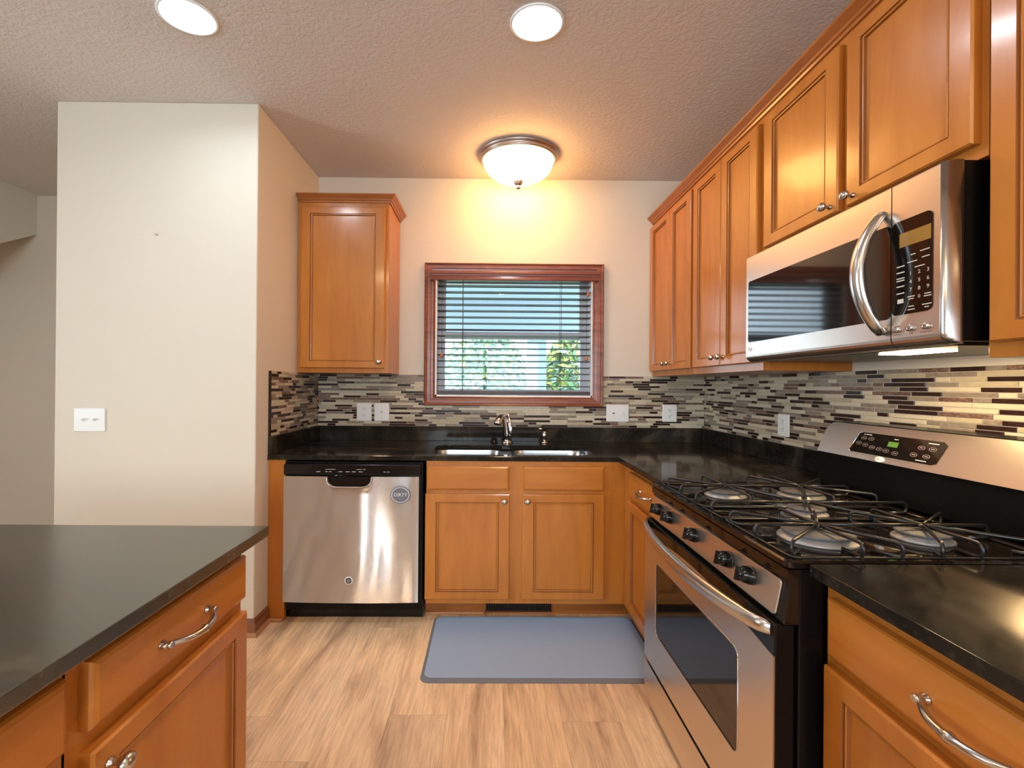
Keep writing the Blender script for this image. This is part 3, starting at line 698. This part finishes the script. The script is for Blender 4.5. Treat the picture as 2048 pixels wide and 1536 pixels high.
rim = MB().rings([[mgf(.736 + 1.17 * r_ * math.cos(a), .7075 + r_ * math.sin(a), w) for a in [2 * math.pi * q / 40 for q in range(40)]] for r_, w in ((.0415, .0036), (.0415, .0046), (.0385, .0046), (.0385, .0036))], False, False); rim.build('rim_line', MMAGL, mg)
text_mesh('DIRTY', .026, mgf, .736, .7075, .0042, MMAGL, MB(), mg, 1.0).build('lettering', MMAGL, mg)

# ------------------------------------------------------------------ gas range
ra = thing('gas_range', 'stainless and black gas range with four burners on the right', 'range', (2.3, -1.58, 0))
y0, y1 = RY0 - .004, RY1 + .004         # far side, near side
MB().box(1.905, 2.70, y0, y1, .03, .895).build('body', MBK, ra, bevel=.004)
MB().box(1.93, 2.68, y0 - .03, y1 + .03, .0005, .03).build('plinth', MBKP, ra)
# cooktop with raised rim
RX = 1.878
ck = MB(); o = rrect(RX, 2.60, y1, y0, .012 * K, .012, 4)
def ins(d): return rrect(RX + d * K, 2.60 - d * K, y1 + d, y0 - d, max(.012 - d * .2, .004) * K, max(.012 - d * .2, .004), 4)
ck.rings([[(x, y, .8955) for x, y in ins(.004)], [(x, y, .900) for x, y in o], [(x, y, .911) for x, y in o], [(x, y, .915) for x, y in ins(.004)], [(x, y, .915) for x, y in ins(.012)], [(x, y, .907) for x, y in ins(.022)]], True, True)
ck = ck.build('cooktop', MBKG, ra)
# front fascia: dark strip, slanted steel panel with knobs, black gap
fa = MB().add([(x, y, z) for y in (y0, y1) for (x, z) in ((1.9045, .774), (1.872, .774), (1.890, .863), (1.882, .870), (1.880, .8950), (1.9045, .8950))],
              [(0, 1, 2, 3, 4, 5), (11, 10, 9, 8, 7, 6)] + [(i, 6 + i, 6 + (i + 1) % 6, (i + 1) % 6) for i in range(6)])
fa.build('fascia', MBKG, ra)
sl0 = Vector((1.8725, 0, .777)); sl1 = Vector((1.8895, 0, .862)); sv_ = (sl1 - sl0).normalized(); sn_ = Vector((-sv_.z, 0, sv_.x))
if sn_.x > 0: sn_ = -sn_
def cfr(u, v, w): return Vector((sl0.x, -u, sl0.z)) + sv_ * v + sn_ * w * K
cpn = fplate(MB(), cfr, 1.207, 1.937, .002, .085, .010, .0005, .004, 0, 1., .0015).build('control_panel', MSSR, ra)
for u in (1.292, 1.386, 1.560, 1.742, 1.836):
    kb = MB().lathe([(.0225, .0045), (.0225, .008), (.0215, .011), (.0205, .018), (.018, .025), (.013, .030), (.006, .033), (.001, .034)], (u, .048), 24, fr=cfr)
    kb.fbox(cfr, u - .0035, u + .0035, .030, .066, .020, .0345)
    kb.build('knob', MBKP, ra)
# oven door
rdf = right_frame(1.878)
T = .021                                # door face stands at x = 1.852
dd = MB().fbox(rdf, 1.209, 1.957, .212, .770, -.018, T - .003).build('oven_door', MBK, ra, bevel=.004)
top = []
for i in range(25):
    t = i / 24; top.append((1.957 - t * (1.957 - 1.209), .700 + .038 * math.sin(math.pi * t)))
fo = [(1.209, .214), (1.957, .214)] + top
fo_ins = rrect(1.316, 1.828, .360, .632, .022, .022)
def plate_hole(mb, fr, outer, holes, w0, w1):
    loops = [outer] + holes; flat = [p for l in loops for p in l]; n = len(flat)
    tr = tessellate_polygon([[Vector((a, b, 0)) for a, b in l] for l in loops])
    vs_ = [fr(u, v, w0) for u, v in flat] + [fr(u, v, w1) for u, v in flat]; fs = []
    for a, b, c in tr: fs.append((a + n, b + n, c + n)); fs.append((c, b, a))
    k0 = 0
    for l in loops:
        for i in range(len(l)):
            j = (i + 1) % len(l); fs.append((k0 + i, k0 + j, k0 + j + n, k0 + i + n))
        k0 += len(l)
    return mb.add(vs_, fs)
sd = plate_hole(MB(), rdf, fo, [fo_ins[::-1]], T - .0028, T).build('steel_face', MSSR, dd)
MB().fbox(rdf, 1.209, 1.957, .70, .7695, T - .0029, T - .0008).build('top_glass', MBKG, dd)
fplate(MB(), rdf, 1.3165, 1.8275, .3605, .6315, .0215, T - .0028, T - .0012).build('door_window', MMWG, dd)
wr = MB().tube([rdf(u, v, T) for u, v in fo_ins + fo_ins[:1]], .0018, 6); wr.build('window_trim', MSS, dd)
hp = []; hr = []
for i in range(29):
    t = i / 28; b = math.sin(math.pi * t) ** .62
    hp.append(rdf(1.222 + t * .728, .757 - .006 * b, .020 + .046 * b)); hr.append(.0115 + .0065 * math.sin(math.pi * t) ** .5)
MB().tube(hp, hr, 16, (.8, 1.25)).build('door_handle', MSS, dd)
# storage drawer
dwr = MB(); st = [(y0 - .005), (y1 + .005)]
dwr.add([(x, y, z) for y in st for (x, z) in ((1.9045, .200), (1.8522, .200), (1.851, .12), (1.858, .05), (1.872, .012), (1.9045, .012))],
        [(0, 1, 2, 3, 4, 5), (11, 10, 9, 8, 7, 6), (0, 6, 7, 1), (1, 7, 8, 2), (2, 8, 9, 3), (3, 9, 10, 4), (4, 10, 11, 5), (5, 11, 6, 0)])
dwr.build('storage_drawer', MSSR, ra)
# backguard: black riser and slanted steel control face
MB().box(2.561, 2.70, y0, y1, .9155, 1.046).build('riser', MBK, ra, bevel=.004)
b0, b1 = Vector((2.556, 0, 1.047)), Vector((2.605, 0, 1.166)); bv = (b1 - b0).normalized(); bn = Vector((-bv.z, 0, bv.x))
def bgf(u, v, w): return Vector((b0.x, -u, b0.z)) + bv * v + bn * w
LB = (b1 - b0).length
ol = [(1.207, 0), (1.959, 0)] + [(1.959 - .035 * (1 - math.cos(a)) , LB - .045 + .045 * math.sin(a)) for a in (0, .4, .8, 1.2, 1.57)] + [(1.242 - .035 * math.sin(a), LB - .045 + .045 * math.cos(a)) for a in (0, .4, .8, 1.2, 1.57)]
bg_ = MB().rings([[bgf(u, v, 0) for u, v in ol], [bgf(u, v, -.002) for u, v in ol]], True, True).build('backguard', MSSR, ra)
MB().rings([[bgf(u, v + (.004 if v > .05 else 0), -.0022) for u, v in ol], [Vector((2.70, -u, b0.z + (v + .004 if v > .05 else 0) * .93)) for u, v in ol]], True, True).build('backguard_shell', MBK, ra)
dpo = [(1.345, .028), (1.362, .094), (1.372, .100), (1.640, .100), (1.652, .090), (1.640, .028), (1.625, .022), (1.352, .022)]
dp = MB().rings([[bgf(u, v, .0004) for u, v in dpo], [bgf(u, v, .0018) for u, v in dpo]], True, True).build('clock_panel', MBKG, ra)
MB().tube([bgf(u, v, .0018) for u, v in ((1.350, .022), (1.343, .028), (1.360, .095), (1.372, .101))], .0022, 6).build('panel_trim', MSS, dp)
for (u, v, du) in ((1.395, .093, .030), (1.50, .088, .014), (1.615, .090, .030), (1.597, .030, .032)): MB().fbox(bgf, u - du / 2, u + du / 2, v - .0013, v + .0013, .0019, .0023).build('panel_mark', MPR, dp)
for (u, v) in ((1.385, .079), (1.413, .079), (1.373, .058), (1.400, .054), (1.428, .048), (1.455, .046), (1.480, .044), (1.512, .040), (1.570, .046), (1.608, .046), (1.585, .072), (1.618, .072)):
    pr = MB()
    for r_ in (.0085,):
        pr.rings([[bgf(u + 1.3 * q * math.cos(a), v + .8 * q * math.sin(a), .0021) for a in [2 * math.pi * k_ / 16 for k_ in range(16)]] for q in (r_, r_ - .0014)], False, False)
    pr.fbox(bgf, u - .005, u + .005, v - .0012, v + .0016, .0019, .0023).build('button_mark', MPRD, dp)
MB().fbox(bgf, 1.478, 1.512, .060, .078, .0019, .0022).build('clock_digits', MGRN, dp)
bdg = MB().lathe([(.0125, .0004), (.0125, .002), (.010, .003)], (1.470, .010), 24, fr=bgf, su=1.35, sv=.85).build('badge', MTRIM, ra)
monogram(bgf, 1.466, .010, .008, .0032, bdg, MDKG)
# burners and grates
HUB = ((2.072, -1.392), (2.348, -1.392), (2.072, -1.806), (2.348, -1.806)); MIDH = (2.205, -1.599)
for (x, y), s_ in zip(HUB + (MIDH,), (1.0, 1.1, 1.32, .95, .85)):
    bq = MB().lathe([(.058 * s_, .0005), (.056 * s_, .006), (.049 * s_, .009), (.046 * s_, .016), (.043 * s_, .017)], (x, y, .907), 28, sx=K).build('burner', MALU, ra)
    MB().lathe([(.050 * s_, .0172), (.052 * s_, .020), (.048 * s_, .024), (.012 * s_, .026)], (x, y, .907), 28, sx=K).build('burner_cap', MCAP, bq)
ZG, GR = .945, .0042
def arm(mb, a, b, foot=True, r=GR):
    """bar from a hub outward; its far end bends down to the cooktop and turns back in"""
    a = Vector((*a, ZG)); b = Vector((*b, ZG)); d = (b - a).normalized(); dn = Vector((0, 0, -1))
    pts = [a, (a + b) / 2]
    if foot:
        h = ZG - .9125
        pts += [b - d * .012, b - d * .004 + dn * .003, b + dn * .011, b + dn * (h - .009), b - d * .004 + dn * (h - .002), b - d * .014 + dn * h, b - d * .055 + dn * h]
    else: pts += [b]
    mb.tube(pts, r, 6, (.9, 1.15))
GX0_, GX1_, GYa, GYb = 1.908, 2.520, -1.228, -1.936
for ya, hubs in ((GYa, HUB[:2]), (GYb, HUB[2:])):
    g = MB(); sg = 1 if ya > -1.5 else -1; inner = -1.535 if sg > 0 else -1.663
    arm(g, hubs[0], hubs[1], False)
    for (hx, hy), ex in zip(hubs, (GX0_, GX1_)):
        sx_ = -1 if ex < 2 else 1
        arm(g, (hx, hy), (ex, hy)); arm(g, (hx, hy), (hx, ya)); arm(g, (hx, hy), (hx, inner))
        arm(g, (hx, hy), (ex - sx_ * .006, hy + sg * .120)); arm(g, (hx, hy), (ex, hy - sg * .110)); arm(g, (hx, hy), (hx - sx_ * .085, hy - sg * .118))
        arm(g, (hx, hy), (hx - sx_ * .092, ya))
        g.lathe([(.012, ZG - .005), (.013, ZG), (.010, ZG + .004)], (hx, hy, 0), 12, sx=K)
    lo = rrect(GX0_, GX1_, min(ya, inner), max(ya, inner), .02, .02, 3); g.tube([(x, y, .9118) for x, y in lo + lo[:1]], .0036, 6)
    g.build('grate', MBKM, ra)
g = MB()
arm(g, MIDH, (GX0_, MIDH[1])); arm(g, MIDH, (GX1_, MIDH[1]))
for hx, sy in ((2.122, 1), (2.298, 1), (2.122, -1), (2.298, -1)): arm(g, MIDH, (hx, MIDH[1] + sy * .128))
for y_ in (-1.545, -1.653): g.tube([(GX0_ + .004, y_, .9118), (GX1_ - .004, y_, .9118)], .0036, 6)
g.tube([(GX0_, -1.545, .9118), (GX0_, -1.653, .9118)], .0036, 6).tube([(GX1_, -1.545, .9118), (GX1_, -1.653, .9118)], .0036, 6)
g.lathe([(.012, ZG - .005), (.013, ZG), (.010, ZG + .004)], (*MIDH, 0), 12, sx=K)
g.build('grate', MBKM, ra)

# ------------------------------------------------------------------ microwave
mw = thing('microwave', 'stainless over-the-range microwave with black glass door and curved handle', 'microwave', (2.5, -1.55, 1.406))
MX = 2.283; my0, my1 = 1.172, 1.9215
MB().box(2.318, W - .012, -my0 - .004, -my1 + .003, 1.414, 1.840).build('case', MBK, mw, bevel=.003)
mf = right_frame(MX)
MD = -.027                                # depth of the front trim behind the face
def mprof(z0=1.406, z1=1.839):            # rounded lower edge
    p = [(MD, z1), (-.001, z1), (0, z1 - .003), (0, z0 + .028)]
    for a in (15, 30, 45, 60, 75, 90): p.append((-.027 * (1 - math.cos(math.radians(a))) , z0 + .028 - .028 * math.sin(math.radians(a))))
    return p
def mfront(ua, ub, name, hole):
    pr_ = mprof(); mb = MB()
    rs = [[mf(u, z, w) for w, z in pr_] + [mf(u, 1.406, MD)] for u in (ua, ub)]
    mb.rings(rs, True, True); return mb
md = mfront(my0, 1.7835, 'd', None).build('door', MSSR, mw)
fplate(MB(), mf, 1.187, 1.7835, 1.487, 1.738, .012, .0002, .0012).build('door_glass', MMWG, md)
MB().tube([mf(u, v, .0008) for u, v in rrect(1.186, 1.80, 1.486, 1.739, .013, .013) if u < 1.784], .0011, 6).build('glass_trim', MSS, md)
mc = mfront(1.7865, 1.904, 'c', None).build('control_panel', MSSR, mw)
fplate(MB(), mf, 1.787, 1.887, 1.493, 1.738, .014, .0002, .0012).build('keypad_glass', MBKG, mc)
MB().fbox(mf, 1.808, 1.884, 1.668, 1.704, .0013, .0016).build('display', MDISP, mc)
kp = MB()
for r_, row in enumerate(('123', '456', '789')):
    for c_, ch in enumerate(row): text_mesh(ch, .0135, mf, 1.8365 + c_ * .0205, 1.594 - r_ * .0205, .0014, MPR, kp, None)
text_mesh('0', .0125, mf, 1.857, 1.5325, .0014, MPR, kp, None)
for v in (1.619, 1.603, 1.588, 1.582, 1.567, 1.549): kp.fbox(mf, 1.801, 1.821, v - .0014, v + .0014, .0013, .0016)
for (u, v, d) in ((1.842, 1.642, .012), (1.870, 1.645, .022), (1.840, 1.624, .024), (1.872, 1.628, .018), (1.858, 1.608, .024), (1.838, 1.536, .017), (1.838, 1.530, .013), (1.877, 1.536, .015), (1.877, 1.530, .017), (1.838, 1.511, .014), (1.838, 1.503, .018), (1.875, 1.510, .022), (1.875, 1.503, .010)): kp.fbox(mf, u - d / 2, u + d / 2, v - .0012, v + .0012, .0013, .0016)
kp.fbox(mf, 1.8035, 1.819, 1.523, 1.534, .0013, .0016)
kp.build('keypad_print', MPR, mc)
for u, v in ((1.8025, 1.4565), (1.8365, 1.4560), (1.8735, 1.4560)):
    MB().lathe([(.0088, .0002), (.0088, .004), (.0078, .0055), (.003, .006)], (u, v), 20, fr=mf).build('button', MNI, mc)
lb = MB(); text_mesh('Vent Fan', .0055, mf, 1.803, 1.4425, .0004, MDKG, lb, None); text_mesh('Light', .0055, mf, 1.837, 1.4425, .0004, MDKG, lb, None); text_mesh('Power Saver', .0055, mf, 1.873, 1.4425, .0004, MDKG, lb, None)
lb.build('button_lettering', MDKG, mc)
# rounded bright end trim at the near side
et = MB(); n_ = 8; ring_ = [(1.9045, MD), (1.9045, .002), (1.9060, .0035)] + [(1.9060 + .0165 * math.sin(math.radians(a)), .0035 - .0305 * (1 - math.cos(math.radians(a)))) for a in range(10, 91, 10)]
pts0 = [[mf(u, z, min(w, d) if d is not None else w) for u, w in ring_] for z, d in ((1.408, -.016), (1.415, -.006), (1.424, 0), (1.434, None), (1.839, None))]
et.rings(pts0, True, True, 0, True); et.build('end_trim', MSS, mw)
hp = []; hr = []
for i in range(25):
    t = i / 24; b = math.sin(math.pi * t)
    hp.append(mf(1.764 - .006 * b, 1.452 + .322 * t, .004 + .050 * b ** .75)); hr.append(.0125 + .0045 * b)
MB().tube(hp, hr, 16, (1.15, .9)).build('handle', MSS, md)
bdm = MB().lathe([(.0098, .0003), (.0098, .002), (.008, .003)], (1.1985, 1.4595), 22, fr=mf).build('badge', MTRIM, mw)
monogram(mf, 1.1985, 1.4595, .0066, .0032, bdm, MDKG)
MB().box(2.34, 2.70, -1.20, -1.89, 1.4065, 1.4135).build('underside_grille', MBKM, mw)
MB().box(2.40, 2.48, -1.63, -1.77, 1.4035, 1.4062).build('hood_lamp', MHOOD, mw)

# ------------------------------------------------------------------ wall plates
def plate(fr, u0, u1, v0, v1, label, cat, group, kind, su, name):
    t = thing(name, label, cat, fr((u0 + u1) / 2, v0, 0), group)
    fplate(MB(), fr, u0, u1, v0, v1, .003, .0006, .0058, 0, su, .002).build('cover_plate', MWP, t)
    uc, vc = (u0 + u1) / 2, (v0 + v1) / 2; w = .0058
    if kind == 'duplex':
        for dv in (.021, -.021):
            rc = fplate(MB(), fr, uc - .0165 * su, uc + .0165 * su, vc + dv - .014, vc + dv + .014, .008, w, w + .0016, 0, su, .0006).build('receptacle', MWP, t)
            sl = MB().fbox(fr, uc - .0075 * su, uc - .0052 * su, vc + dv - .001, vc + dv + .008, w + .0016, w + .0019).fbox(fr, uc + .0052 * su, uc + .0075 * su, vc + dv, vc + dv + .007, w + .0016, w + .0019)
            sl.lathe([(.0028, w + .0016), (.0028, w + .0019)], (uc, vc + dv - .007), 10, fr=fr, su=su); sl.build('slots', MSLOT, rc)
    if kind == 'blank':
        for dv, r_ in ((0, .0042), (.042, .0022), (-.042, .0022)):
            MB().lathe([(r_, w), (r_ * .8, w + .0012)], (uc, vc + dv), 12, fr=fr, su=su).build('screw', MSLOT if dv == 0 else MVIN, t)
    if kind == 'double':
        for du in (-.023, .023):
            tg = MB().fbox(fr, uc + (du - .005) * su, uc + (du + .005) * su, vc - .012, vc + .012, w, w + .0015)
            tg.add([fr(uc + (du + a) * su, vc + b, w + c) for a in (-.0036, .0036) for b, c in ((-.006, .0015), (.006, .0015), (.009, .012), (.004, .013))],
                   [(0, 1, 2, 3), (7, 6, 5, 4), (0, 4, 5, 1), (1, 5, 6, 2), (2, 6, 7, 3), (3, 7, 4, 0)])
            tg.build('toggle', MWP, t)
    if kind == 'cable':
        MB().lathe([(.005, w), (.005, w + .002), (.003, w + .002), (.003, w + .010)], (uc - .023 * su, vc), 12, fr=fr, su=su).build('socket', MSLOT, t)
        MB().fbox(fr, uc + (.023 - .004) * su, uc + (.023 + .004) * su, vc - .004, vc + .011, w, w + .010).build('toggle', MWP, t)
    return t
tb = back_frame(-.0083)
plate(tb, .283, .387, 1.047, 1.172, 'white duplex outlet on the tile left of the window, beside the blank plate', 'outlet', None, 'duplex', K, 'wall_outlet')
plate(tb, .406, .509, 1.047, 1.173, 'white blank cover plate with one centre screw, left of the window', 'wall plate', None, 'blank', K, 'blank_wall_plate')
plate(tb, 2.035, 2.192, 1.054, 1.174, 'wide white double switch plate on the tile right of the window', 'switch', None, 'cable', K, 'double_switch_plate')
plate(tb, 2.430, 2.531, 1.056, 1.177, 'white duplex outlet on the back wall tile near the right corner', 'outlet', None, 'duplex', K, 'wall_outlet')
plate(right_frame(W - .0083 * K), .748, .826, 1.052, 1.166, 'white duplex outlet on the right wall tile left of the range backguard', 'outlet', None, 'duplex', 1, 'wall_outlet')
plate(back_frame(PY), -.933, -.772, 1.048, 1.168, 'white double toggle switch plate on the bare cream wall', 'switch', None, 'double', K, 'double_switch_plate')
tag(MB().lathe([(.006, .0003), (.006, .002), (.003, .004), (.0025, .014), (.001, .015)], (-.519, 2.071), 10, fr=back_frame(PY), su=K).build('wall_nail', MVIN), 'tiny pale nail high on the bare cream wall', 'nail')

# ------------------------------------------------------------------ floor mat
mt = MB(); e_ = [(0, 0), (.0, .003), (.013, .015), (.017, .016)]
mx0, mx1, my0_, my1_ = .915, 2.015, -1.086, -.585
outs = [[(x, y, z + .0006) for x, y in rrect(mx0 + a * K, mx1 - a * K, my0_ + a, my1_ - a, .03 * K, .03)] for a, z in e_]
mt.rings(outs[:2], True, False, 1); mt.rings(outs[1:3], False, False, 1); mt.rings(outs[2:], False, True, 0)
tag(mt.build('floor_mat', [MMAT, MMATE]), 'grey cushioned floor mat in front of the sink cabinet', 'mat')

# ------------------------------------------------------------------ ceiling lights
fl = thing('flush_ceiling_light', 'lit domed flush ceiling light with alabaster glass above the window', 'ceiling light', (1.383, -.30, H - .2))
cl = (1.383, -.30, H)
MB().lathe([(.200, -.0006), (.206, -.006), (.206, -.012), (.196, -.020), (.190, -.026), (.193, -.032), (.190, -.040), (.182, -.043), (.178, -.038), (.178, -.030)], cl, 56, sx=K).build('ring', MNID, fl)
gp = [(.177, -.036)] + [(.177 * math.cos(math.radians(a)) ** .8, -.036 - .130 * math.sin(math.radians(a))) for a in range(8, 89, 8)] + [(.004, -.1665)]
MB().lathe(gp, cl, 56, sx=K).build('glass_bowl', MDOME, fl)
MB().lathe([(.026, -.160), (.028, -.167), (.022, -.173), (.021, -.183), (.013, -.190), (.008, -.194), (.0125, -.202), (.011, -.211), (.001, -.217)], cl, 24, sx=K).build('finial', MNID, fl)
def can(x, y, label):
    t = thing('recessed_light', label, 'ceiling light', (x, y, H - .006))
    MB().rings([[(px, py, H + z) for px, py in ell(x, y, r_)] for r_, z in ((.088, -.0005), (.088, -.003), (.084, -.006), (.0775, -.005), (.074, .030), (.079, .030), (.079, -.0004))], False, False, 0, True).build('trim_ring', MTRIM, t)
    MB().lathe([(.0735, .030), (.0735, .026), (.055, .021), (.001, .019)], (x, y, H), 40, sx=K).build('lens', MCAN, t)
can(*CANS[0], 'lit round recessed ceiling light nearest the middle of the room')
for cl_ in ((-.22, -3.25, H), (1.39, -3.25, H)):         # unseen cans behind the camera: left for dishwasher streaks, right added as warm fill
    structure(MB().lathe([(.088, -.0005), (.088, -.005), (.076, -.007)], cl_, 48, sx=K).build('unseen_can', MTRIM))
    structure(MB().lathe([(.0758, -.0072), (.055, -.010), (.001, -.011)], cl_, 40, sx=K).build('unseen_can_lens', MCANW))
can(*CANS[1], 'lit round recessed ceiling light in front of the bare cream wall')
